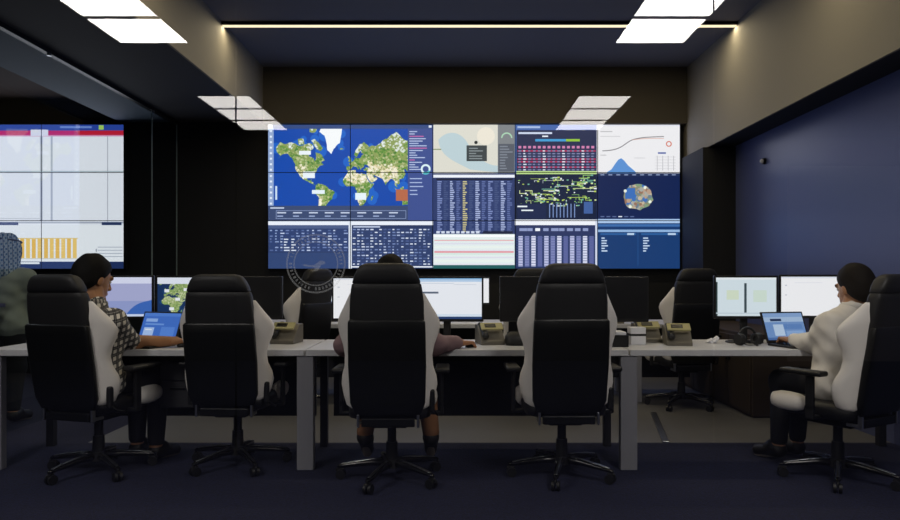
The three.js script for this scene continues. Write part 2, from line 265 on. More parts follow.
  R(436, 178.3, 513, 180, '#131b33'); for (let k = 0; k < 9; k++) R(436 + k * 5, 231, 439.5 + k * 5, 233.4, '#cdd6e8'); R(483, 231, 513, 234, '#16203d');
  R(433, 234, 515, 269, '#dfeaea'); R(433, 235, 515, 237, '#f7fafb'); for (let r = 0; r < 8; r++) R(434, 239.5 + r * 3.5, 514, 241 + r * 3.5, ['#cfe4dc', '#d8d9e6', '#e6efe9', '#dfdfe9'][r % 4]); R(434, 240, 514, 241, '#e2a6ac'); R(434, 251.4, 514, 253, '#dd8b95'); R(433, 265.5, 515, 269, '#1f5a5c');
  // network diagram
  R(515, 174, 597, 221, '#101e3c'); const inkF = ['#d9e6a0', '#8fc06a', '#e6eef2', '#6fae96', '#b7cf5a'];
  for (let k = 0; k < 46; k++) { let x = 518 + rnd() * 74, y = 178 + rnd() * 26; c.strokeStyle = inkF[k % 5]; c.lineWidth = .35 + rnd() * .5; c.beginPath(); c.moveTo(x, y); for (let n = 0; n < 3; n++) { if (rnd() < .5) x = Math.min(595, x + 2 + rnd() * 7); else y = Math.min(206, y + (rnd() - .4) * 9); c.lineTo(x, y); } c.stroke(); R(x - .8, y - .8, x + .6 + rnd() * 2, y + .8, inkF[(k + 2) % 5]); }
  for (let k = 0; k < 90; k++) { const x = 517 + rnd() * 78, y = 177 + rnd() * 30; R(x, y, x + .8 + rnd() * 1.6, y + .7 + rnd() * .8, inkF[k % 5]); }
  for (let k = 0; k < 8; k++) { R(549 + k * 3.6, 204, 550 + k * 3.6, 218, '#7891c4'); } R(517, 204, 546, 219, '#16244a'); R(517, 206, 527, 207.5, '#e8f0f4'); R(521, 210, 533, 211.4, '#e8f0f4'); R(584, 202, 593, 214, '#3f5f9c');
  // rounded region map
  R(597, 173, 680, 219, '#10224f'); R(597, 173, 680, 176, '#1d2d55'); for (let k = 0; k < 10; k++) R(600 + k * 8, 174, 604 + k * 8, 175.2, '#8392b6');
  const blob = []; for (let k = 0; k < 26; k++) { const a = k / 26 * Math.PI * 2, r = 13.5 + rnd() * 2.6; blob.push([638 + Math.cos(a) * r, 197 + Math.sin(a) * r * .9]); }
  c.save(); c.beginPath(); blob.forEach((p, i) => i ? c.lineTo(...p) : c.moveTo(...p)); c.closePath(); c.fillStyle = '#8a8a72'; c.fill(); c.clip(); for (let k = 0; k < 150; k++) { c.fillStyle = ['#b59a86', '#7f9a7a', '#3f70b8', '#a5a7a0', '#c2b49a', '#6b7f8f', '#94705c'][k % 7]; c.beginPath(); c.arc(624 + rnd() * 28, 184 + rnd() * 26, .8 + rnd() * 1.8, 0, 7); c.fill(); } R(625, 188, 635, 199, '#3c6db6'); c.restore();
  for (const [x, y] of [[625, 191], [645, 187.5], [630, 207], [650, 202]]) { c.fillStyle = '#e9efdf'; c.beginPath(); c.arc(x, y, 1.6, 0, 7); c.fill(); }
  for (let k = 0; k < 6; k++) R(600 + k * 6, 216.5, 604 + k * 6, 217.6, k === 3 ? '#e3eaf4' : '#5a6a95');
  // bottom row
  R(268, 221, 350, 269, '#2a3b63'); R(268, 221, 433, 225, '#e6ecf6'); R(268, 225, 350, 228.5, '#4a5b85'); tableRows(c, 269, 229, 349, 252, 8, 15, '#2c3f6e', ['#8fa3cf', '#6b7fb2', '#c5d2ec', '#55699c'], .8); tableRows(c, 283, 238, 298, 252, 5, 2, '#2c3f6e', ['#dfe8f6'], 1); R(268, 253, 350, 269, '#2f4472');
  R(349, 221, 351.5, 269, '#dde5f1'); R(351.5, 225, 433, 269, '#26365e'); tableRows(c, 352, 228, 432, 266, 13, 18, '#2d3e69', ['#a9b8da', '#7185b6', '#d7e0f0', '#4a5d90'], .85); R(351, 266.6, 433, 268, '#e3e9f3'); R(353, 226, 380, 227.4, '#c1cde6');
  R(515, 220, 597, 225, '#eceff6'); R(516, 225, 597, 235, '#2a3560'); for (let k = 0; k < 9; k++) R(519 + k * 8, 228, 523 + rnd() * 4 + k * 8, 231, k === 2 ? '#f0f4fa' : '#8d99c4'); for (let k = 0; k < 12; k++) { R(518 + k * 6.5, 236, 522.5 + k * 6.5, 267, ['#b7bbdc', '#7a82b4', '#d3d6ea', '#5b649a'][k % 4]); } for (let r = 0; r < 12; r++) R(516, 237.5 + r * 2.6, 597, 238 + r * 2.6, '#4c5690');
  R(595.5, 220, 598, 269, '#cfd6e8');
  R(597.5, 219, 680, 269, '#173a6e'); R(597.5, 219.5, 680, 223, '#a9c4e6'); R(597.5, 224, 680, 226.5, '#3c6aa8'); R(597.5, 229.5, 680, 232, '#8db0da'); R(637.5, 232, 638.2, 266, '#245089'); R(600, 233, 636, 235, '#2b5c98'); R(641, 233, 678, 235, '#2b5c98'); R(627, 233, 634, 235, '#b9d0ea'); R(668, 233, 676, 235, '#b9d0ea'); for (const x of [601, 643]) for (let r = 0; r < 6; r++) R(x, 237.5 + r * 2.6, x + 3 + rnd() * 4, 238.8 + r * 2.6, '#c6d8ee');
});
const sideTex = canvasTex(1024, 718, (c) => {
  c.scale(1024 / 165, 718 / 144.5); c.translate(41, -124.5);
  const R = (x0, y0, x1, y1, f) => { c.fillStyle = f; c.fillRect(x0, y0, x1 - x0, y1 - y0); };
  R(-41, 124.5, 124, 269, '#ececf3'); R(-41, 124.5, 124, 130.5, '#2b459c'); R(60, 126, 92, 128, '#6f8ad0'); R(99, 125, 104, 129.5, '#a8d060'); R(-41, 130.5, 124, 136, '#c2185e'); R(78, 130.5, 124, 135, '#c41f38'); R(-41, 135, 124, 136.4, '#d992b6'); R(31, 129.5, 48, 136, '#e4e2f0');
  R(40.5, 136, 42.5, 221, '#b9bcc9'); R(50.5, 136, 52.5, 221, '#b4b7c4'); R(107.6, 136, 108.4, 262, '#a7aab8'); R(-41, 171.4, 124, 172.4, '#a9b8bd'); R(-41, 218.6, 42, 219.3, '#c6c8d2');
  R(-41, 221.6, 124, 223.2, '#a9adbd'); R(-41, 222, 18.5, 225, '#2a3d6e'); R(102, 222, 122, 225, '#26365e'); R(-41, 225, 124, 262, '#f1f1f5');
  for (let k = 0; k < 17; k++) R(-20 + k * 5.8, 238, -16 + k * 5.8, 258.5, k % 2 ? '#eebb4a' : '#f2c863'); R(-41, 258.6, 80, 259.4, '#d9d4c4'); R(-20, 238, 78, 239, '#e9c97a');
  for (let k = 0; k < 4; k++) R(98, 247 + k * 3.2, 123, 247.6 + k * 3.2, '#9ca3b6'); R(96, 249, 97, 252, '#7d8494'); R(-41, 262, 124, 269, '#20315e'); R(-41, 262.5, 40, 264.5, '#f0f2f6');
});

function screenMat(map, glow = SCREEN_GLOW) { return new THREE.MeshStandardMaterial({ color: 0x050505, roughness: 0.4, emissive: 0xffffff, emissiveMap: map, emissiveIntensity: glow }); }
function videoWall(label, cols, rows, x0, y0, pw, ph, tex, lightColor, light) {
  const t = thing('video_wall', label, 'video wall', x0 + cols * pw / 2, y0, BACK_Z + 0.02);
  const W = cols * pw, H = rows * ph, mat = screenMat(tex);
  obj('mounting_frame', bx(W + 0.03, H + 0.03, 0.05, 0, H / 2, 0.02), M.blackWall, t);
  const body = rb(pw - 0.002, ph - 0.002, 0.04, 0.003, 0, 0, 0, 1);
  for (let r = 0; r < rows; r++) for (let k = 0; k < cols; k++) {
    const p = obj('display_panel', body, M.monitorCase, t); p.position.set(-W / 2 + (k + .5) * pw, (r + .5) * ph, 0.066);
    const g = new THREE.PlaneGeometry(pw - 0.009, ph - 0.009); const uv = g.attributes.uv;
    for (let i = 0; i < 4; i++) uv.setXY(i, (k + uv.getX(i)) / cols, (r + uv.getY(i)) / rows);
    const s = obj('screen', g, mat, p); s.position.z = 0.0212;
  }
  t.add(areaLight(W, H, lightColor, light, 0, H / 2, 0.095, 0, Math.PI));
  return t;
}
videoWall('large five by three video wall with world map, tables and charts', 5, 3, -2.303, 1.3, 1.0148, 0.593, mainTex, 0x6f86c8, SCREEN_LIGHT);
videoWall('bright white video wall with red header bar and orange bars behind the side glass', 2, 3, -6.106, 1.3, 1.015, 0.593, sideTex, 0xe6e6f2, SCREEN_LIGHT);

// ---------------------------------------------------------------- desks
const deskLegSlab = rb(0.104, 0.715, 0.06, 0.006, 0, 0.3575, 0);
{
  const t = thing('bench_desk', 'long pale grey bench desk across the front with slab legs', 'desk', 0, 0, -4.27);
  for (const [x, w] of [[-1.93, 1.99], [0.075, 2.0], [2.09, 2.01]]) obj('desktop', rb(w, 0.04, 0.7, 0.004, x, 0.73, -0.35), M.deskTop, t);
  for (const x of [-2.87, -0.93, 1.08, 3.03]) { const l = obj('leg', deskLegSlab, M.deskLeg, t); l.position.set(x, 0, -0.04); obj('leg', bx(0.05, 0.71, 0.05, x, 0.355, -0.64), M.modesty, t); }
  obj('crossbeam', bx(5.9, 0.05, 0.04, 0.08, 0.685, -0.6), M.modesty, t);
  for (const [x, w] of [[-1.9, 1.82], [0.075, 1.88]]) obj('modesty_panel', bx(w, 0.5, 0.018, x, 0.46, -0.66), M.modesty, t);
}
{
  const t = thing('bench_desk', 'pale bench desk of the second row, below the video wall', 'desk', 0, 0, -6.6);
  for (const [x, w] of [[-1.2, 1.99], [0.8, 1.99], [2.15, 0.68]]) obj('desktop', rb(w, 0.04, 0.7, 0.004, x, 0.73, -0.35), M.deskTop, t);
  for (const x of [-2.1, -0.2, 1.74]) for (const z of [-0.04, -0.66]) { const l = obj('leg', deskLegSlab, M.deskLeg, t); l.position.set(x, 0, z); }
  obj('modesty_panel', bx(4.6, 0.55, 0.018, 0.15, 0.43, -0.6), M.modesty, t);
}
{
  const t = thing('storage_cabinet', 'low brown storage cabinet standing along the right wall', 'cabinet', 2.83, 0, -6.8);
  obj('body', rb(0.6, 0.7, 1.86, 0.005, 0, 0.36, 0), M.cabinet, t);
  obj('plinth', bx(0.56, 0.04, 1.82, 0, 0.02, 0), M.modesty, t);
  for (let k = 0; k < 4; k++) { const d = obj('door', rb(0.018, 0.64, 0.45, 0.003, -0.309, 0.36, -0.69 + k * 0.46), M.cabinet, t); obj('handle', rb(0.015, 0.12, 0.012, 0.004, -0.324, 0.5, -0.69 + k * 0.46 + (k % 2 ? -.2 : .2)), M.darkMetal, d); }
}
{
  const t = thing('drawer_unit', 'dark drawer unit hung under the front desk between the left chairs', 'drawers', -1.79, 0.33, -4.68);
  obj('body', rb(0.24, 0.36, 0.42, 0.006, 0, 0.2, 0), std(0x26262a, 0.6), t);
  for (let k = 0; k < 2; k++) { const d = obj('drawer', rb(0.23, 0.165, 0.016, 0.003, 0, 0.11 + k * 0.175, 0.216), std(0x2a2a2e, 0.6), t); obj('handle', rb(0.1, 0.012, 0.014, 0.004, 0, 0.15 + k * 0.175, 0.229), M.darkMetal, d); }
}
{ const c = obj('cable_cover', rb(0.05, 0.014, 1.1, 0.006), M.steel); c.position.set(1.635, 0.007, -5.53); c.rotation.y = -0.2; c.userData = { label: 'slim metal cable cover running across the pale floor', category: 'cable cover' }; }
{
  const t = thing('side_table', 'narrow violet grey table with slim pale legs beyond the side glass', 'table', -4.15, 0, -5.28);
  obj('tabletop', rb(1.1, 0.03, 0.5, 0.005, 0, 0.975, 0), std(0x5c5878, 0.5), t);
  for (const x of [-0.5, 0.3]) for (const z of [-0.2, 0.2]) obj('leg', cyl(0.014, 0.014, 0.96, x, 0.48, z, 12), std(0xc9c2a0, 0.5), t);
}

// ---------------------------------------------------------------- gaming chairs
function ringSE(cx, y, cz, hw, ht, n = 28, e = 0.55, slant = 0) { const r = []; for (let i = 0; i < n; i++) { const a = i / n * Math.PI * 2, c = Math.cos(a), s = Math.sin(a); const x = Math.sign(c) * Math.abs(c) ** e * hw, z = -Math.sign(s) * Math.abs(s) ** e * ht; r.push([cx + x, y, cz + z + slant * x]); } return r; }
function chairParts(k) { // k = vertical scale of the backrest
  const Y = y => 0.42 + (y - 0.42) * k, bz = y => 0.2 + (y - 0.42) * 0.16, G = {};
  const row = (y, hw, ht, e) => ringSE(0, Y(y), bz(y), hw, ht, 28, e);
  G.backrest = loft([row(.425, .17, .03, .6), row(.45, .19, .045, .55), row(.6, .2, .05, .5), row(.8, .203, .05, .5), row(.98, .207, .05, .5), row(1.06, .204, .05, .5), row(1.13, .196, .05, .5), row(1.16, .19, .046, .5), row(1.168, .18, .034, .5)]);
  G.headrest = loft([row(1.162, .178, .034, .5), row(1.17, .187, .05, .5), row(1.2, .178, .055, .5), row(1.235, .162, .053, .5), row(1.258, .147, .046, .55), row(1.27, .128, .034, .6), row(1.276, .1, .018, .7)]);
  const rear = y => bz(y) + .05;
  G.shell = loft([.43, .5, .7, .9, .955, .968].map((y, i) => ringSE(0, Y(y), rear(y) - .012, [.185, .21, .216, .214, .212, .2][i], [.012, .024, .027, .026, .022, .01][i], 28, .35)));
  const wingRows = [[.45, .205], [.475, .243], [.53, .262], [.59, .274], [.64, .268], [.7, .25], [.76, .246], [.82, .258], [.88, .28], [.93, .29], [.965, .284], [1.0, .266], [1.04, .243], [1.08, .222], [1.11, .206]];
  const wing = s => loft(wingRows.map(([y, out], i) => { const x0 = .165, mid = (x0 + out) / 2, L = (out - x0) / 2, th = i === 0 ? .008 : Math.min(.034, .008 + (wingRows.length - 1 - i) * .009); const r = []; for (let j = 0; j < 20; j++) { const a = j / 20 * Math.PI * 2, u = Math.sign(Math.cos(a)) * Math.abs(Math.cos(a)) ** .7 * L, v = Math.sin(a) * th; r.push([s * (mid + u - v * .25), Y(y), bz(y) + .012 - (u + L) * .95 - v]); } return s > 0 ? r : r.reverse(); }));
  G.wingR = wing(1); G.wingL = wing(-1);
  return G;
}
const chairGeo = { 1: chairParts(1), 0.93: chairParts(0.93) };
const seatGeo = loft([ringSE(0, .385, -.03, .2, .2, 32, .35), ringSE(0, .4, -.03, .235, .245, 32, .35), ringSE(0, .45, -.03, .24, .255, 32, .35), ringSE(0, .475, -.03, .225, .24, 32, .4), ringSE(0, .482, -.03, .18, .2, 32, .5)]);
const bolsterGeo = s => loft([-.28, -.265, -.22, -.16, -.1, -.06, -.045].map((z, i) => { const r = [], q = [.01, .036, .048, .05, .046, .036, .01][i]; for (let j = 0; j < 14; j++) { const a = j / 14 * Math.PI * 2; r.push([s * .225 + Math.cos(a) * q * .85, .46 + Math.sin(a) * q * 1.15, z]); } return r.reverse(); }));
const bolster = { '-1': bolsterGeo(-1), 1: bolsterGeo(1) };
const baseLegGeo = loft([[.03, .1, .026, .026], [.12, .1, .024, .02], [.24, .085, .02, .016], [.31, .076, .016, .012], [.325, .074, .008, .006]].map(([x, y, hw, hh]) => { const r = []; for (let j = 0; j < 12; j++) { const a = j / 12 * Math.PI * 2; r.push([x, y + Math.sin(a) * hh, Math.cos(a) * hw]); } return r.reverse(); }));
const baseTrimGeo = loft([[.06, .1215], [.12, .1195], [.24, .1015], [.3, .089]].map(([x, y]) => [[x, y - .004, -.009], [x, y + .002, -.006], [x, y + .002, .006], [x, y - .004, .009]]));
const casterGeo = (() => { const g = [cyl(.028, .028, .017, 0, 0, 0, 18), cyl(.028, .028, .017, 0, 0, 0, 18)]; g[0].rotateX(Math.PI / 2); g[1].rotateX(Math.PI / 2); g[0].translate(.305, .028, .014); g[1].translate(.305, .028, -.014); return merge(g); })();
const forkGeo = merge([rb(.05, .026, .014, .006, .31, .05, 0), cyl(.009, .009, .03, .318, .064, 0, 10)]);
function chair(label, x, z, deg, k = 1, group, spin = 0, arms = true) {
  const t = thing('gaming_chair', label, 'chair', x, 0, z, deg * Math.PI / 180, group), G = chairGeo[k];
  obj('backrest', G.backrest, M.leatherSoft, t); obj('headrest', G.headrest, M.leatherSoft, t); obj('back_shell', G.shell, M.shell, t);
  for (const s of [1, -1]) { const w = obj('side_wing', s > 0 ? G.wingR : G.wingL, M.whiteLeather, t); w.userData.label = 'white padded side wing'; }
  obj('seat', seatGeo, M.leather, t);
  for (const s of [-1, 1]) { const w = obj('seat_bolster', bolster[s], M.whiteLeather, t); w.userData.label = 'white padded seat edge'; }
  for (const s of [-1, 1]) {
    obj('bracket', [rb(.014, .075, .03, .005, s * .168, .395, .235), rb(.014, .02, .09, .005, s * .168, .372, .2)], M.steel, t);
    if (arms) { const a = obj('armrest_post', [rb(.022, .2, .05, .006, s * .295, .54, .02), rb(.16, .02, .05, .006, s * .22, .4, .02), rb(.022, .08, .05, .006, s * .295, .43, .02)], M.plastic, t); obj('armrest_pad', rb(.085, .03, .26, .013, s * .3, .655, -.02, 3), M.plastic, a); }
  }
  obj('recline_lever', [rb(.03, .13, .04, .012, .245, .5, .19), tube([[.25, .45, .19], [.27, .42, .16], [.275, .4, .1]], .007)], M.plastic, t);
  obj('tilt_mechanism', [rb(.3, .05, .03, .008, 0, .385, .235), rb(.2, .05, .28, .012, 0, .355, 0), rb(.06, .02, .2, .006, 0, .372, .14)], M.darkMetal, t);
  obj('gas_column', [cyl(.026, .026, .14, 0, .285, 0), cyl(.033, .038, .13, 0, .16, 0), cyl(.05, .055, .05, 0, .1, 0)], M.plastic, t);
  for (let i = 0; i < 5; i++) {
    const a = (spin + i * 72) * Math.PI / 180, l = obj('base_leg', baseLegGeo, M.glossBlack, t); l.rotation.y = a;
    obj('chrome_trim', baseTrimGeo, M.steel, l); obj('caster', [casterGeo.clone(), forkGeo.clone()], M.plastic, l);
  }
  return t;
}
chair('black and white gaming chair at far left, turned right, seating the plaid-shirted person', -2.2, -4.26, -14, 0.93, 'gaming chairs', 186);
chair('empty black and white gaming chair facing the map monitor left of the desk leg', -1.385, -4.4, -2, 0.93, 'gaming chairs', 20);
chair('black and white gaming chair in the middle, seating the person with mauve sleeves', -0.375, -4.1, 0, 1, 'gaming chairs', 178);
chair('empty black and white gaming chair in front of the dark monitors, right of centre', 0.645, -4.17, 1, 1, 'gaming chairs', 182);
chair('black and white gaming chair at far right, turned left, seating the person in white', 2.275, -4.1, 29, 0.93, 'gaming chairs', 140);
chair('second-row gaming chair standing alone right of the desk phones', 2.1, -6.4, 6, 1, 'gaming chairs', 10);
chair('second-row gaming chair seen edge-on behind the dark monitor, left of the emblem', -1.52, -6.35, 62, 1, 'gaming chairs', 30);
chair('second-row gaming chair mostly hidden behind the empty chair right of centre', 0.68, -6.3, 0, 1, 'gaming chairs', 40);

// ---------------------------------------------------------------- monitors, laptops
function uiTex(w, h, f) { return canvasTex(w, h, (c) => { c.scale(w / 100, h / 66); f(c, (x0, y0, x1, y1, col) => { c.fillStyle = col; c.fillRect(x0, y0, x1 - x0, y1 - y0); }); }); }
const texDesk = uiTex(512, 340, (c, R) => { R(0, 0, 100, 66, '#a9afd6'); R(0, 0, 100, 11, '#d5daf0'); R(0, 11, 100, 40, '#a6abd2'); R(0, 40, 100, 66, '#8f9bcb'); c.fillStyle = '#3a66b6'; c.beginPath(); c.moveTo(60, 62); c.bezierCurveTo(75, 40, 90, 42, 100, 38); c.lineTo(100, 62); c.fill(); R(0, 62, 100, 66, '#c8d4ee'); });
const texMap = uiTex(512, 340, (c, R) => { R(0, 0, 100, 66, '#16325c'); worldMap(c, 0, 11, 100, 66, -30, 160, -40, 66, { sea: '#12305c', shelf: '#17406f', land: '#8fa56a', dry: ['#c9cf9f', '#a8b878', '#dfe3c4'], green: ['#6f9447', '#a9bd72', '#557d3c', '#c7d09c'] }); R(0, 0, 100, 11, '#dfe5f2'); for (const [x, y] of [[12, 20], [30, 34], [44, 18], [62, 30], [74, 46], [20, 50], [52, 52], [86, 22]]) R(x, y, x + 8, y + 5, '#e8edf2'); });
const texDoc = uiTex(512, 340, (c, R) => { R(0, 0, 100, 66, '#eef2f9'); R(0, 0, 100, 6, '#b6d2ee'); R(0, 0, 100, 2, '#7fb0de'); R(2, 8, 60, 9, '#ccd7e6'); R(14, 22, 38, 25, '#5e6a7c'); R(60, 10, 92, 11, '#d3dae6'); R(0, 58, 100, 62, '#d8e6f4'); R(0, 62, 100, 66, '#2a4270'); });
const texWhite = uiTex(256, 170, (c, R) => { R(0, 0, 100, 66, '#f4f5f8'); R(0, 0, 100, 3, '#dfe4ee'); R(6, 14, 9, 16, '#c9ced8'); R(6, 30, 9, 32, '#d3d7df'); R(20, 10, 60, 11, '#e3e6ed'); });
const texSplit = uiTex(512, 340, (c, R) => { R(0, 0, 100, 66, '#d5e3ea'); R(0, 0, 100, 4, '#e9f0f4'); R(0, 8, 3, 66, '#2c3d40'); R(47, 10, 51, 60, '#39484f'); R(18, 22, 38, 38, '#d2dfc9'); R(62, 22, 84, 42, '#cfe0d4'); R(0, 60, 100, 62, '#c2d0da'); });
const texLapBlue = uiTex(256, 170, (c, R) => { R(0, 0, 100, 66, '#3f6fc8'); R(0, 0, 100, 8, '#4f80d6'); R(8, 14, 40, 22, '#8fb2ea'); R(8, 26, 60, 30, '#6f9ae0'); R(55, 34, 92, 56, '#5585d8'); R(8, 36, 36, 56, '#a8c4f0'); R(12, 40, 30, 43, '#e4edf9'); });
const texLapUi = uiTex(256, 170, (c, R) => { R(0, 0, 100, 66, '#6f93c8'); R(0, 0, 100, 10, '#86a6d4'); R(0, 10, 100, 22, '#a6c0e0'); R(16, 14, 44, 20, '#24365a'); R(20, 28, 46, 56, '#b9cfe8'); R(46, 28, 94, 40, '#5d85c0'); R(50, 44, 94, 58, '#88aad8'); R(0, 60, 100, 66, '#4a6ea8'); });
function monitor(label, x, z, w, h, top, tex, turn = 0, lightColor = 0xe6ecf6, deskY = 0.75) {
  const t = thing('monitor', label, 'monitor', x, deskY, z, turn * Math.PI / 180), yc = top - h / 2 - deskY;
  const c = obj('housing', rb(w, h, 0.03, 0.006, 0, yc, 0), M.monitorCase, t);
  obj('bezel', [bx(w - .006, .01, .004, 0, yc + h / 2 - .009, .0165), bx(w - .006, .016, .004, 0, yc - h / 2 + .011, .0165), bx(.009, h - .03, .004, w / 2 - .008, yc, .0165), bx(.009, h - .03, .004, -w / 2 + .008, yc, .0165)], M.plastic, t);
  const g = new THREE.PlaneGeometry(w - .022, h - .03); g.translate(0, yc + .003, .0155);
  obj('screen', g, tex ? screenMat(tex, 0.95) : M.screenOff, t);
  obj('stand', [rb(.05, yc, .02, .006, 0, yc / 2 + .002, -.03), rb(.1, .1, .025, .008, 0, yc, -.024)], M.plastic, t);
  obj('stand_base', loft([ringSE(0, 0, -.02, .12, .085, 32, .7), ringSE(0, .008, -.02, .12, .085, 32, .7), ringSE(0, .014, -.02, .1, .065, 32, .7)]), M.plastic, t);
  if (tex) t.add(areaLight(w - .03, h - .04, lightColor, 0.45, 0, yc, .022, 0, Math.PI));
  return t;
}
monitor('lit lavender monitor beside the face of the plaid-shirted person', -2.285, -4.72, .445, .3, 1.212, texDesk, 4, 0xa9b2dc);
monitor('monitor showing a dark blue map with green land', -1.825, -4.72, .44, .3, 1.21, texMap, -3, 0x6a86a8);
monitor('switched-off black monitor behind the empty left chair', -1.385, -4.72, .42, .29, 1.205, null, -4);
monitor('white lit monitor left of the middle gaming chair', -0.59, -4.72, .5, .305, 1.205, texWhite, 2);
monitor('lit monitor showing a white document right of the middle gaming chair', -0.055, -4.72, .5, .31, 1.205, texDoc, -2);
monitor('switched-off black monitor left of the empty chair right of centre', 0.55, -4.72, .49, .31, 1.205, null, 2);
monitor('switched-off black monitor right of the empty chair right of centre', 1.075, -4.72, .49, .31, 1.203, null, -2);
monitor('lit pale monitor with a dark bar down its middle', 1.985, -4.72, .43, .295, 1.21, texSplit, -2);
monitor('bright white monitor behind the head of the person in white', 2.47, -4.74, .48, .3, 1.216, texWhite, -5);
monitor('small lit second-row monitor below the emblem, left of centre', -1.26, -7.0, .47, .28, 1.2, texDoc, 0, 0xe6ecf6);
monitor('lit second-row monitor mostly hidden behind the white document monitor', 0.12, -7.0, .47, .28, 1.2, texWhite, 0);
function laptop(label, x, z, turn, tex, lightColor) {
  const t = thing('laptop', label, 'laptop', x, 0.75, z, turn * Math.PI / 180);
  const b = obj('base', rb(.33, .016, .23, .006, 0, .008, .06), M.plastic, t);
  const keys = []; for (let r = 0; r < 5; r++) for (let k = 0; k < 13; k++) keys.push(bx(.018, .003, .014, -.132 + k * .022, .0175, -.02 + r * .018)); obj('keys', keys, M.monitorCase, b);
  obj('touchpad', bx(.09, .001, .055, 0, .0167, .125), M.darkMetal, b);
  const lid = new THREE.Group(); lid.name = 'lid'; t.add(lid); lid.position.set(0, .014, -.055); lid.rotation.x = -0.36;
  obj('lid_shell', rb(.33, .215, .01, .004, 0, .1075, 0), M.plastic, lid);
  const g = new THREE.PlaneGeometry(.305, .185); g.translate(0, .112, .0056); obj('screen', g, screenMat(tex, .85), lid);
  lid.add(areaLight(.3, .18, lightColor, .4, 0, .112, .01, 0, Math.PI));
  return t;
}
laptop('open laptop with a blue screen beside the plaid-shirted person', -2.0, -4.52, -20, texLapBlue, 0x6f9ae0);
laptop('open laptop with a pale blue screen under the hands of the person in white', 2.225, -4.52, 14, texLapUi, 0x9fbbe0);

// ---------------------------------------------------------------- things on the desks
function phone(label, x, z, turn, deskY = 0.75) {
  const t = thing('desk_phone', label, 'telephone', x, deskY, z, turn * Math.PI / 180, 'desk phones');
  const s = new THREE.Shape([[-.1, 0], [.1, 0], [.1, .018], [.02, .085], [-.03, .118], [-.1, .118]].map(p => new THREE.Vector2(-p[0], p[1])));
  const g = new THREE.ExtrudeGeometry(s, { depth: .155, bevelEnabled: true, bevelSize: .004, bevelThickness: .004, bevelSegments: 2 }); g.rotateY(Math.PI / 2); g.translate(-.0775, .0045, 0);
  obj('body', g, M.phoneBody, t);
  // sloped face runs from the low front edge up to the rear
  const top = new THREE.Group(); top.name = 'display_head'; t.add(top); top.position.set(0, .118, .055); top.rotation.x = 0.62;
  obj('bezel', rb(.15, .014, .068, .005, 0, .002, 0), M.phoneTop, top);
  obj('display', rb(.075, .004, .036, .002, -.012, .0105, 0), M.phoneDark, top);
  const pad = new THREE.Group(); pad.name = 'keypad'; t.add(pad); pad.position.set(.03, .058, -.058); pad.rotation.x = .7;
  const kk = []; for (let r = 0; r < 4; r++) for (let c = 0; c < 3; c++) kk.push(rb(.014, .006, .01, .002, -.02 + c * .02, 0, -.022 + r * .015, 1)); obj('keys', kk, M.phoneDark, pad);
  const h = obj('handset', [rb(.04, .03, .19, .014, -.052, .118, 0, 3), rb(.046, .035, .05, .014, -.052, .108, -.075, 3), rb(.046, .035, .05, .014, -.052, .108, .075, 3)], M.plastic, t);
  h.rotation.x = .35; h.position.set(0, -.012, -.015);
  return t;
}
phone('olive grey desk phone beside the switched-off monitor at left', -1.15, -4.72, -6);
phone('olive grey desk phone beside the document monitor and black pouch', 0.235, -4.66, 10);
phone('dark olive desk phone next to the white carton', 1.335, -4.82, 0);
phone('olive desk phone with raised display at the right of the phone pair', 1.48, -4.6, -8);
phone('dark desk phone on the second-row desk below the emblem', -1.33, -6.72, 14);
phone('olive grey desk phone on the second-row desk edge near the far chair', 1.55, -6.75, 0);
{
  const t = thing('carton', 'small white carton with a black band on the front desk', 'box', 1.215, .75, -4.62);
  obj('body', rb(.1, .115, .1, .004, 0, .0575, 0), M.paper, t); obj('band', bx(.1015, .014, .1015, 0, .066, 0), M.plastic, t);
}
{
  const p = thing('paper_tray', 'black tray holding white papers beside the white carton', 'tray', 1.005, .75, -4.53);
  obj('tray', [bx(.22, .006, .2, 0, .003, 0), bx(.22, .07, .006, 0, .035, .097), bx(.006, .07, .2, .107, .035, 0), bx(.006, .07, .2, -.107, .035, 0)], M.plastic, p);
  obj('papers', rb(.2, .02, .17, .003, 0, .085, -.005), M.paper, p); obj('shelf', bx(.22, .006, .2, 0, .072, 0), M.plastic, p);
}
function mouse(label, x, z, turn) { const t = thing('mouse', label, 'mouse', x, .75, z, turn); obj('shell', loft([ringSE(0, 0, 0, .03, .05, 24, .9), ringSE(0, .012, 0, .032, .053, 24, .9), ringSE(0, .026, .004, .026, .042, 24, 1), ringSE(0, .034, .008, .012, .022, 24, 1)]), M.plastic, t); obj('wheel', rb(.006, .008, .016, .003, 0, .031, -.028), M.darkMetal, t); }
mouse('black computer mouse under the hand of the plaid-shirted person', -1.735, -4.44, -.9);
mouse('black computer mouse by the hand of the mauve-sleeved person', 0.10, -4.44, -.3);
{
  const t = thing('pouch', 'black zip pouch left of the empty chair right of centre', 'pouch', 0.405, .75, -4.56);
  obj('body', loft([ringSE(0, 0, 0, .07, .05, 24, .7), ringSE(0, .025, 0, .078, .056, 24, .7), ringSE(0, .06, 0, .074, .046, 24, .7), ringSE(0, .082, 0, .058, .024, 24, .8), ringSE(0, .09, 0, .04, .008, 24, .9)]), M.leather, t);
  obj('zip', tube([[-.06, .084, .0], [0, .092, .0], [.06, .084, .0]], .003), M.darkMetal, t);
}
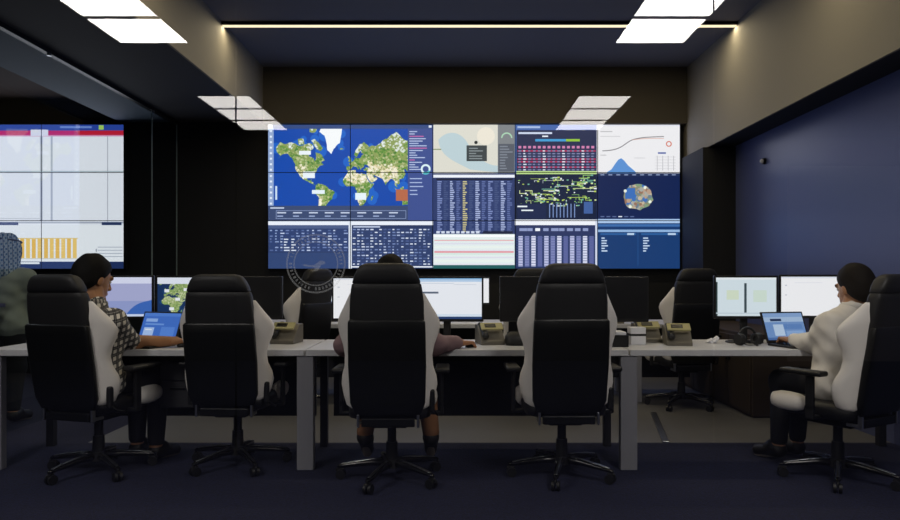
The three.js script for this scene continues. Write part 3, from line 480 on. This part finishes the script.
{
  const t = thing('headset', 'black headset lying by the pale split-screen monitor', 'headset', 1.93, .75, -4.54, .4);
  const arc = []; for (let i = 0; i <= 14; i++) { const a = Math.PI * i / 14; arc.push([Math.cos(a) * .08, .03 + Math.sin(a) * .085, -.01]); }
  obj('headband', tube(arc, .009, 40, 8), M.plastic, t);
  for (const s of [-1, 1]) { const e = cyl(.036, .04, .03, 0, 0, 0, 24); e.rotateZ(Math.PI / 2); e.translate(s * .078, .042, 0); const c = obj('ear_cup', e, M.leather, t); const q = new THREE.TorusGeometry(.028, .011, 8, 20); q.rotateY(Math.PI / 2); q.translate(s * .06, .042, 0); obj('cushion', q, M.leatherSoft, c); }
  obj('microphone', [tube([[-.08, .03, 0], [-.07, .012, .05], [-.03, .012, .09]], .004), rb(.02, .014, .014, .006, -.025, .012, .095)], M.plastic, t);
}
{
  const g = new THREE.IcosahedronGeometry(.035, 3); const p = g.attributes.position; for (let i = 0; i < p.count; i++) { const x = p.getX(i), y = p.getY(i), z = p.getZ(i), n = 1 + .28 * Math.sin(x * 190 + z * 120) * Math.cos(y * 160 + z * 90); p.setXYZ(i, x * 1.1 * n, Math.max(-.012, y * .6 * n + (x > .01 ? (x - .01) * 1.3 : 0)), z * n); } g.computeVertexNormals(); g.translate(0, .012, 0);
  const m = obj('crumpled_tissue', g, M.paper); m.position.set(1.75, .75, -4.7); m.userData = { label: 'crumpled white tissue on the desk by the split-screen monitor', category: 'tissue' };
}
{ const c = obj('cable', tube([[.75, .62, -4.6], [.76, .36, -4.5], [.82, .27, -4.46], [.9, .3, -4.47], [.93, .4, -4.52], [.93, .66, -4.6]], .005, 40), M.plastic); c.userData = { label: 'black cable looping below the desk behind the empty chair', category: 'cable' }; }
{
  const t = thing('wall_sensor', 'small round sensor high on the blue right wall', 'sensor', 3.155, 2.38, -7.03);
  const b = cyl(.032, .032, .02, 0, 0, 0, 20); b.rotateZ(Math.PI / 2); b.translate(-.01, 0, 0); obj('mount', b, M.plastic, t);
  const s = new THREE.SphereGeometry(.022, 18, 12); s.translate(-.028, 0, 0); obj('lens', s, M.paper, t);
}

// ---------------------------------------------------------------- people
const V = (x, y, z) => new THREE.Vector3(x, y, z);
function field(prims, k) { // smooth union of tapered capsules and ellipsoids
  return (x, y, z) => {
    let d = 1e3;
    for (const b of prims) {
      let e;
      if (b.r) { const dx = x - b.c.x, dy = y - b.c.y, dz = z - b.c.z; const u = (dx * b.X.x + dy * b.X.y + dz * b.X.z) / b.r[0], v = (dx * b.Y.x + dy * b.Y.y + dz * b.Y.z) / b.r[1], w = (dx * b.Z.x + dy * b.Z.y + dz * b.Z.z) / b.r[2]; e = (Math.sqrt(u * u + v * v + w * w) - 1) * Math.min(...b.r); }
      else { const ax = x - b.a.x, ay = y - b.a.y, az = z - b.a.z; let t = (ax * b.d.x + ay * b.d.y + az * b.d.z) / b.l; t = t < 0 ? 0 : t > 1 ? 1 : t; const px = ax - b.d.x * t, py = ay - b.d.y * t, pz = az - b.d.z * t; e = Math.sqrt(px * px + py * py + pz * pz) - (b.ra + (b.rb - b.ra) * t); }
      const kk = b.k ?? k, h = Math.max(kk - Math.abs(d - e), 0) / kk; d = Math.min(d, e) - h * h * kk * .25;
    }
    return d;
  };
}
const cap = (a, b, ra, rb = ra, k) => { const d = b.clone().sub(a); return { a, b, d, l: Math.max(d.lengthSq(), 1e-9), ra, rb, k }; };
const ell = (c, F, rf, ru, rs, k) => ({ c, X: F.f, Y: F.u, Z: F.s, r: [rf, ru, rs], k });
function meshField(fn, lo, hi, cell) {
  const size = hi.clone().sub(lo), n = Math.min(150, Math.max(16, Math.ceil(Math.max(size.x, size.y, size.z) / cell) + 4));
  const mc = new MarchingCubes(n, new THREE.MeshBasicMaterial(), false, false, 160000); mc.isolation = 0;
  const half = n / 2, c = lo.clone().add(hi).multiplyScalar(.5), h = size.multiplyScalar(.5 * n / (n - 4));
  for (let k = 0; k < n; k++) for (let j = 0; j < n; j++) for (let i = 0; i < n; i++) mc.field[k * n * n + j * n + i] = -fn(c.x + (i - half) / half * h.x, c.y + (j - half) / half * h.y, c.z + (k - half) / half * h.z);
  mc.update();
  const cnt = mc.count, pos = new Float32Array(cnt * 3);
  for (let i = 0; i < cnt; i++) { pos[i * 3] = c.x + mc.positionArray[i * 3] * h.x; pos[i * 3 + 1] = c.y + mc.positionArray[i * 3 + 1] * h.y; pos[i * 3 + 2] = c.z + mc.positionArray[i * 3 + 2] * h.z; }
  let g = new THREE.BufferGeometry(); g.setAttribute('position', new THREE.BufferAttribute(pos, 3)); g = mergeVertices(g, 1e-5);
  const e = 0.002, P = g.attributes.position, N = new Float32Array(P.count * 3), v = new THREE.Vector3();
  for (let i = 0; i < P.count; i++) { const x = P.getX(i), y = P.getY(i), z = P.getZ(i); v.set(fn(x + e, y, z) - fn(x - e, y, z), fn(x, y + e, z) - fn(x, y - e, z), fn(x, y, z + e) - fn(x, y, z - e)).normalize(); N.set([v.x, v.y, v.z], i * 3); }
  g.setAttribute('normal', new THREE.BufferAttribute(N, 3));
  const u = new Float32Array(P.count * 2); for (let i = 0; i < P.count; i++) { u[i * 2] = P.getX(i) - P.getZ(i) * .8; u[i * 2 + 1] = P.getY(i) + P.getZ(i) * .25; } g.setAttribute('uv', new THREE.BufferAttribute(u, 2));
  return g;
}
function bounds(prims, pad) { const lo = V(9, 9, 9), hi = V(-9, -9, -9); for (const b of prims) { const pts = b.r ? [[b.c, Math.max(...b.r)]] : [[b.a, b.ra], [b.b, b.rb]]; for (const [p, r] of pts) { lo.min(V(p.x - r, p.y - r, p.z - r)); hi.max(V(p.x + r, p.y + r, p.z + r)); } } lo.subScalar(pad); hi.addScalar(pad); return [lo, hi]; }
const build = (prims, k, cell) => { const [lo, hi] = bounds(prims, .02); return meshField(field(prims, k), lo, hi, cell); };
function frame(yaw, pitch, roll = 0) { const q = new THREE.Quaternion().setFromEuler(new THREE.Euler(pitch, yaw, roll, 'YXZ')); return { f: V(0, 0, -1).applyQuaternion(q), u: V(0, 1, 0).applyQuaternion(q), s: V(1, 0, 0).applyQuaternion(q) }; }
function hand(w, dir, up, side) { // side +1 when the thumb lies on the right of the pointing direction
  const f = dir.clone().normalize(), s = new THREE.Vector3().crossVectors(f, up).normalize(), u = new THREE.Vector3().crossVectors(s, f), P = [];
  const at = (a, b, c) => w.clone().addScaledVector(f, a).addScaledVector(s, b).addScaledVector(u, c);
  P.push(cap(at(-.01, 0, 0), at(.03, 0, .004), .026, .028)); for (const b of [-.026, -.009, .009, .026]) P.push(cap(at(.02, b * .8, 0), at(.085, b, .006), .017, .013, .012));
  [[-.03, .062], [-.01, .075], [.01, .072], [.029, .055]].forEach(([b, L], i) => { const bb = b * -side; P.push(cap(at(.085, bb, .006), at(.085 + L * .52, bb * 1.12, .008), .0105, .0095, .004), cap(at(.085 + L * .52, bb * 1.12, .008), at(.085 + L * .95, bb * 1.12, -.018), .0095, .0078, .004)); });
  P.push(cap(at(.02, side * .026, -.004), at(.055, side * .052, -.008), .015, .012, .012), cap(at(.055, side * .052, -.008), at(.09, side * .056, -.014), .012, .009, .004));
  return P;
}
function headPrims(c, F, s, neck) {
  const at = (f, u, d) => c.clone().addScaledVector(F.f, f * s).addScaledVector(F.u, u * s).addScaledVector(F.s, d * s);
  const P = [ell(at(-.012, .035, 0), F, .1 * s, .1 * s, .078 * s), ell(at(.03, -.035, 0), F, .068 * s, .092 * s, .06 * s), cap(at(.045, -.092, -.018), at(.045, -.092, .018), .028 * s), cap(at(-.02, -.05, 0), neck, .056 * s, .06), cap(at(.094, .022, 0), at(.117, -.026, 0), .008 * s, .0125 * s, .012), cap(at(.107, -.03, -.01), at(.107, -.03, .01), .0085 * s, .0085 * s, .008), cap(at(.088, .03, -.036), at(.088, .03, .036), .013 * s, .013 * s, .015), cap(at(.092, -.062, -.014), at(.092, -.062, .014), .01 * s, .01 * s, .01), cap(at(.088, -.098, -.008), at(.088, -.098, .008), .016 * s)];
  for (const e of [-1, 1]) P.push(ell(at(-.008, -.004, e * .08), F, .02 * s, .032 * s, .01 * s, .006));
  return { P, at };
}
function person(o) {
  const t = thing('person', o.label, 'person', o.base[0], 0, o.base[1]), B = V(o.base[0], 0, o.base[1]);
  const J = {}; for (const [k, v] of Object.entries(o.J)) J[k] = V(v[0] - B.x, v[1], v[2] - B.z);
  const yaw = o.yaw, S = frame(yaw, 0).s, f = frame(yaw, 0).f, off = (p, a, b = 0, c = 0) => p.clone().addScaledVector(S, a).addScaledVector(f, b).add(V(0, c, 0));
  const torso = g => [cap(off(J.pelvis, -.09), off(J.pelvis, .09), .115 + g), cap(off(J.pelvis, -.055, 0, .05), off(J.chest, -.075, 0, -.02), .105 + g, .112 + g), cap(off(J.pelvis, .055, 0, .05), off(J.chest, .075, 0, -.02), .105 + g, .112 + g), cap(off(J.chest, -.07, 0, .05), J.shL, .085 + g, .062 + g), cap(off(J.chest, .07, 0, .05), J.shR, .085 + g, .062 + g), cap(off(J.chest, 0, 0, .06), J.neck, .085 + g, .058 + g)];
  const arm = (s, g, part = 1) => { const P = [cap(J['sh' + s], J['el' + s], .056 + g, .045 + g)]; if (part > 1) P.push(cap(J['el' + s], J['wr' + s], .045 + g, .031 + g)); return P; };
  const leg = (s, g, low = true) => { const P = [cap(off(J.pelvis, s === 'R' ? .09 : -.09), J['kn' + s], .085 + g, .062 + g)]; if (low) P.push(cap(J['kn' + s], J['an' + s], .058 + g, .038 + g)); return P; };
  const foot = (s, g) => [cap(J['an' + s].clone().add(V(0, -.03, 0)), J['an' + s].clone().lerp(J['to' + s], .3), .036 + g), cap(J['an' + s].clone().add(V(0, -.03, 0)), J['to' + s], .035 + g, .028 + g)];
  const F = frame(o.headYaw, o.headPitch ?? 0, o.headRoll ?? 0), H = headPrims(J.head, F, o.headScale ?? 1, J.neck);
  const bodyP = [...torso(0), ...arm('L', 0, 2), ...arm('R', 0, 2), ...leg('L', 0), ...leg('R', 0), ...foot('L', 0), ...foot('R', 0), cap(J.neck, J.head, .056, .06)];
  const geos = [build(bodyP, .03, .013), build(H.P, .02 , .0045)];
  for (const s of ['L', 'R']) geos.push(build(hand(J['wr' + s], V(...o['hand' + s]), V(0, 1, 0), s === 'L' ? 1 : -1), .012, .0036));
  obj('body', geos, o.skin, t);
  // hair
  if (o.hair) {
    const at = H.at, sc = o.headScale ?? 1, base = field([ell(at(-.014, .038, 0), F, .113 * sc, .116 * sc, .09 * sc), ell(at(-.045, -.01, 0), F, .075 * sc, .09 * sc, .082 * sc)], .02), c0 = J.head;
    const hf = (x, y, z) => { const dx = x - c0.x, dy = y - c0.y, dz = z - c0.z, ff = (dx * F.f.x + dy * F.f.y + dz * F.f.z) / sc, uu = (dx * F.u.x + dy * F.u.y + dz * F.u.z) / sc; const cut = ((.032 + 1.15 * (ff - .028)) - uu) / 1.5; const strands = .0012 * Math.sin(ff * 57 + uu * 31 + dx * 43) + .0008 * Math.sin(uu * 81 - ff * 47 + dz * 35); return Math.max(base(x, y, z) + strands, cut * sc); };
    obj('hair', meshField(hf, c0.clone().subScalar(.16 * sc), c0.clone().addScalar(.18 * sc), .0045), o.hair, t);
    for (const e of [-1, 1]) { const w = new THREE.SphereGeometry(.0125, 14, 10); const p = at(.082, .008, e * .033); w.translate(p.x, p.y, p.z); const eye = obj('eye', w, M.eyeWhite, t); const i = new THREE.SphereGeometry(.0065, 10, 8); const q = at(.0905, .008, e * .033); i.translate(q.x, q.y, q.z); obj('iris', i, M.eyeDark, eye); obj('eyebrow', tube([at(.093, .034, e * .018), at(.098, .038, e * .034), at(.085, .032, e * .052)].map(p => p.toArray()), .004, 10, 6), o.hair, t); }
    obj('mouth', tube([at(.09, -.062, -.022), at(.1025, -.06, 0), at(.09, -.062, .022)].map(p => p.toArray()), .0045, 12, 6), M.lips, t);
  }
  if (o.scarf) {
    const at = H.at; const P = [ell(at(-.012, .035, 0), F, .125, .125, .105), cap(at(-.03, .0, 0), at(-.06, -.16, 0), .115, .13), cap(at(-.03, -.05, -.03), at(-.03, -.2, -.09), .1, .07), cap(at(-.03, -.05, .03), at(-.03, -.2, .09), .1, .07)]; const b = field(P, .05), c0 = J.head;
    const hf = (x, y, z) => { const ff = (x - c0.x) * F.f.x + (y - c0.y) * F.f.y + (z - c0.z) * F.f.z; return Math.max(b(x, y, z) + .004 * Math.sin(x * 90 + y * 14), ff - .045); };
    obj('headscarf', meshField(hf, c0.clone().add(V(-.26, -.36, -.26)), c0.clone().add(V(.26, .22, .26)), .008), o.scarf, t);
    obj('head_cord', (() => { const g = new THREE.TorusGeometry(.104, .012, 8, 40); g.scale(.88, 1.06, 1); const m = new THREE.Matrix4().makeBasis(F.s, F.f, F.u); g.applyMatrix4(m); const p = at(-.012, .09, 0); g.translate(p.x, p.y, p.z); return g; })(), M.plastic, t);
  }
  const sleeves = o.longSleeves ? 2 : 1, shirtP = [...torso(.013), ...arm('L', .014, sleeves), ...arm('R', .014, sleeves)], sb = field(shirtP, .04), [lo, hi] = bounds(shirtP, .03);
  const sf = (x, y, z) => sb(x, y, z) + .0045 * Math.sin(x * 27 + y * 21) * Math.sin(y * 31 - z * 24) + .0018 * Math.sin(z * 43 + y * 61 + x * 20);
  const sh = obj('shirt', meshField(sf, lo, hi, .010), o.shirt, t);
  { const g = new THREE.TorusGeometry(.064, .014, 8, 28); g.rotateX(Math.PI / 2); g.scale(1, 1.5, 1); const d = J.head.clone().sub(J.neck).normalize(); g.applyQuaternion(new THREE.Quaternion().setFromUnitVectors(V(0, 1, 0), d)); const p = J.neck.clone().addScaledVector(d, .012); g.translate(p.x, p.y, p.z); obj('collar', g, o.shirt, sh); }
  obj('trousers', build([cap(off(J.pelvis, -.085), off(J.pelvis, .085), .112), ...leg('L', .014), ...leg('R', .014)].map(b => b.b === J.anL || b.b === J.anR ? cap(b.a, b.a.clone().lerp(b.b, o.cuff ?? .9), b.ra, b.rb) : b), .03, .012), o.trousers, t);
  for (const s of ['L', 'R']) { const h = obj('shoe', build(foot(s, .012), .02, .006), M.shoe, t); const a = J['an' + s].clone().add(V(0, -.042, 0)), b = J['to' + s].clone(); obj('sole', build([cap(a, b.add(V(0, -.022, 0)), .036, .03)], .01, .007), M.sole, h); }
  return t;
}
const plaidTex = canvasTex(256, 256, (c) => { c.fillStyle = '#d9d4c8'; c.fillRect(0, 0, 256, 256); c.fillStyle = 'rgba(20,20,24,0.72)'; for (const a of [10, 138]) { c.fillRect(a, 0, 60, 256); c.fillRect(0, a, 256, 60); } c.fillStyle = 'rgba(230,226,216,0.5)'; for (const a of [38, 166]) { c.fillRect(a, 0, 6, 256); c.fillRect(0, a, 256, 6); } });
plaidTex.wrapS = plaidTex.wrapT = THREE.RepeatWrapping; plaidTex.repeat.set(11, 11);
const scarfTex = canvasTex(256, 256, (c) => { c.fillStyle = '#c3cede'; c.fillRect(0, 0, 256, 256); c.fillStyle = '#4f79a6'; for (let i = 0; i < 8; i++) for (let j = 0; j < 8; j++) if ((i + j) % 2) c.fillRect(i * 32, j * 32, 26, 24); c.fillStyle = '#2c4a70'; for (let i = 0; i < 4; i++) c.fillRect(i * 64, 0, 10, 256); });
scarfTex.wrapS = scarfTex.wrapT = THREE.RepeatWrapping; scarfTex.repeat.set(6, 6);
const D = Math.PI / 180;
person({ // plaid shirt, turned right, hand on the mouse
  label: 'seated person with dark hair and black and white plaid shirt, hand on mouse', base: [-2.17, -4.18], yaw: -24 * D, headYaw: -26 * D, headPitch: -.25, headScale: 1.06, skin: M.skin1, hair: M.hair, shirt: std(0xffffff, .85, 0, { map: plaidTex }), trousers: M.darkTrousers,
  J: { pelvis: [-2.195, .58, -4.18], chest: [-2.18, .88, -4.15], neck: [-2.175, 1.02, -4.16], head: [-2.205, 1.182, -4.2], shL: [-2.32, .94, -4.21], shR: [-2.02, .935, -4.07], elL: [-2.36, .81, -4.44], wrL: [-2.2, .79, -4.56], elR: [-2.02, .795, -4.31], wrR: [-1.82, .79, -4.41], knL: [-2.12, .53, -4.62], anL: [-2.12, .09, -4.6], toL: [-2.08, .035, -4.78], knR: [-1.96, .53, -4.56], anR: [-1.96, .09, -4.52], toR: [-1.9, .035, -4.68] },
  handL: [.5, 0, -.5], handR: [1, -.05, -.25],
});
person({ // hidden behind the middle chair
  label: 'person in mauve sleeves hidden behind the middle gaming chair', base: [-.38, -4.13], yaw: 0, headYaw: 0, headPitch: -.1, headScale: 1.02, skin: M.skin3, hair: M.hair, shirt: M.mauve, trousers: std(0x7a5233, .85), longSleeves: true, cuff: 1.0,
  J: { pelvis: [-.385, .58, -4.13], chest: [-.39, .88, -4.13], neck: [-.392, 1.03, -4.16], head: [-.392, 1.185, -4.2], shL: [-.54, .93, -4.14], shR: [-.25, .93, -4.14], elL: [-.665, .79, -4.16], wrL: [-.58, .79, -4.4], elR: [-.115, .79, -4.16], wrR: [.005, .785, -4.33], knL: [-.54, .52, -4.58], anL: [-.56, .235, -4.3], toL: [-.56, .1, -4.42], knR: [-.2, .52, -4.58], anR: [-.15, .235, -4.3], toR: [-.155, .1, -4.42] },
  handL: [.1, -.05, -1], handR: [.75, -.08, -.6],
});
person({ // white shirt at the right
  label: 'seated person with short dark hair in a white shirt typing on a laptop', base: [2.35, -4.15], yaw: 30 * D, headYaw: 14 * D, headPitch: -.15, headScale: 1.03, skin: M.skin5, hair: M.hairBrown, shirt: M.whiteShirt, trousers: M.darkTrousers, longSleeves: true,
  J: { pelvis: [2.31, .57, -4.14], chest: [2.33, .86, -4.15], neck: [2.4, 1.005, -4.16], head: [2.42, 1.128, -4.18], shL: [2.225, .92, -4.09], shR: [2.47, .925, -4.24], elL: [2.2, .795, -4.22], wrL: [2.15, .8, -4.36], elR: [2.46, .81, -4.42], wrR: [2.34, .8, -4.47], knL: [2.14, .52, -4.52], anL: [2.12, .1, -4.52], toL: [2.05, .035, -4.66], knR: [2.3, .52, -4.6], anR: [2.28, .1, -4.6], toR: [2.22, .035, -4.75] },
  handL: [-.15, -.03, -1], handR: [-.8, -.04, -.4],
});
person({ // standing beyond the side glass
  label: 'standing person in blue checked headscarf and grey green jacket beyond the side glass', base: [-3.72, -5.72], yaw: -10 * D, headYaw: -15 * D, headPitch: -.1, skin: M.skin3, scarf: std(0xffffff, .85, 0, { map: scarfTex }), shirt: M.jacket, trousers: M.darkTrousers, longSleeves: true,
  J: { pelvis: [-3.74, .82, -5.72], chest: [-3.74, 1.14, -5.72], neck: [-3.74, 1.29, -5.74], head: [-3.74, 1.41, -5.76], shL: [-3.93, 1.19, -5.72], shR: [-3.55, 1.19, -5.72], elL: [-3.98, .94, -5.78], wrL: [-3.92, .98, -6.0], elR: [-3.52, .93, -5.78], wrR: [-3.56, .98, -6.0], knL: [-3.83, .45, -5.74], anL: [-3.83, .09, -5.7], toL: [-3.85, .035, -5.86], knR: [-3.65, .45, -5.74], anR: [-3.65, .09, -5.7], toR: [-3.63, .035, -5.86] },
  handL: [.2, 0, -1], handR: [-.2, 0, -1],
});

scene.traverse(o => { if (o.isMesh) { o.castShadow = true; o.receiveShadow = true; } });
renderer.render(scene, camera);
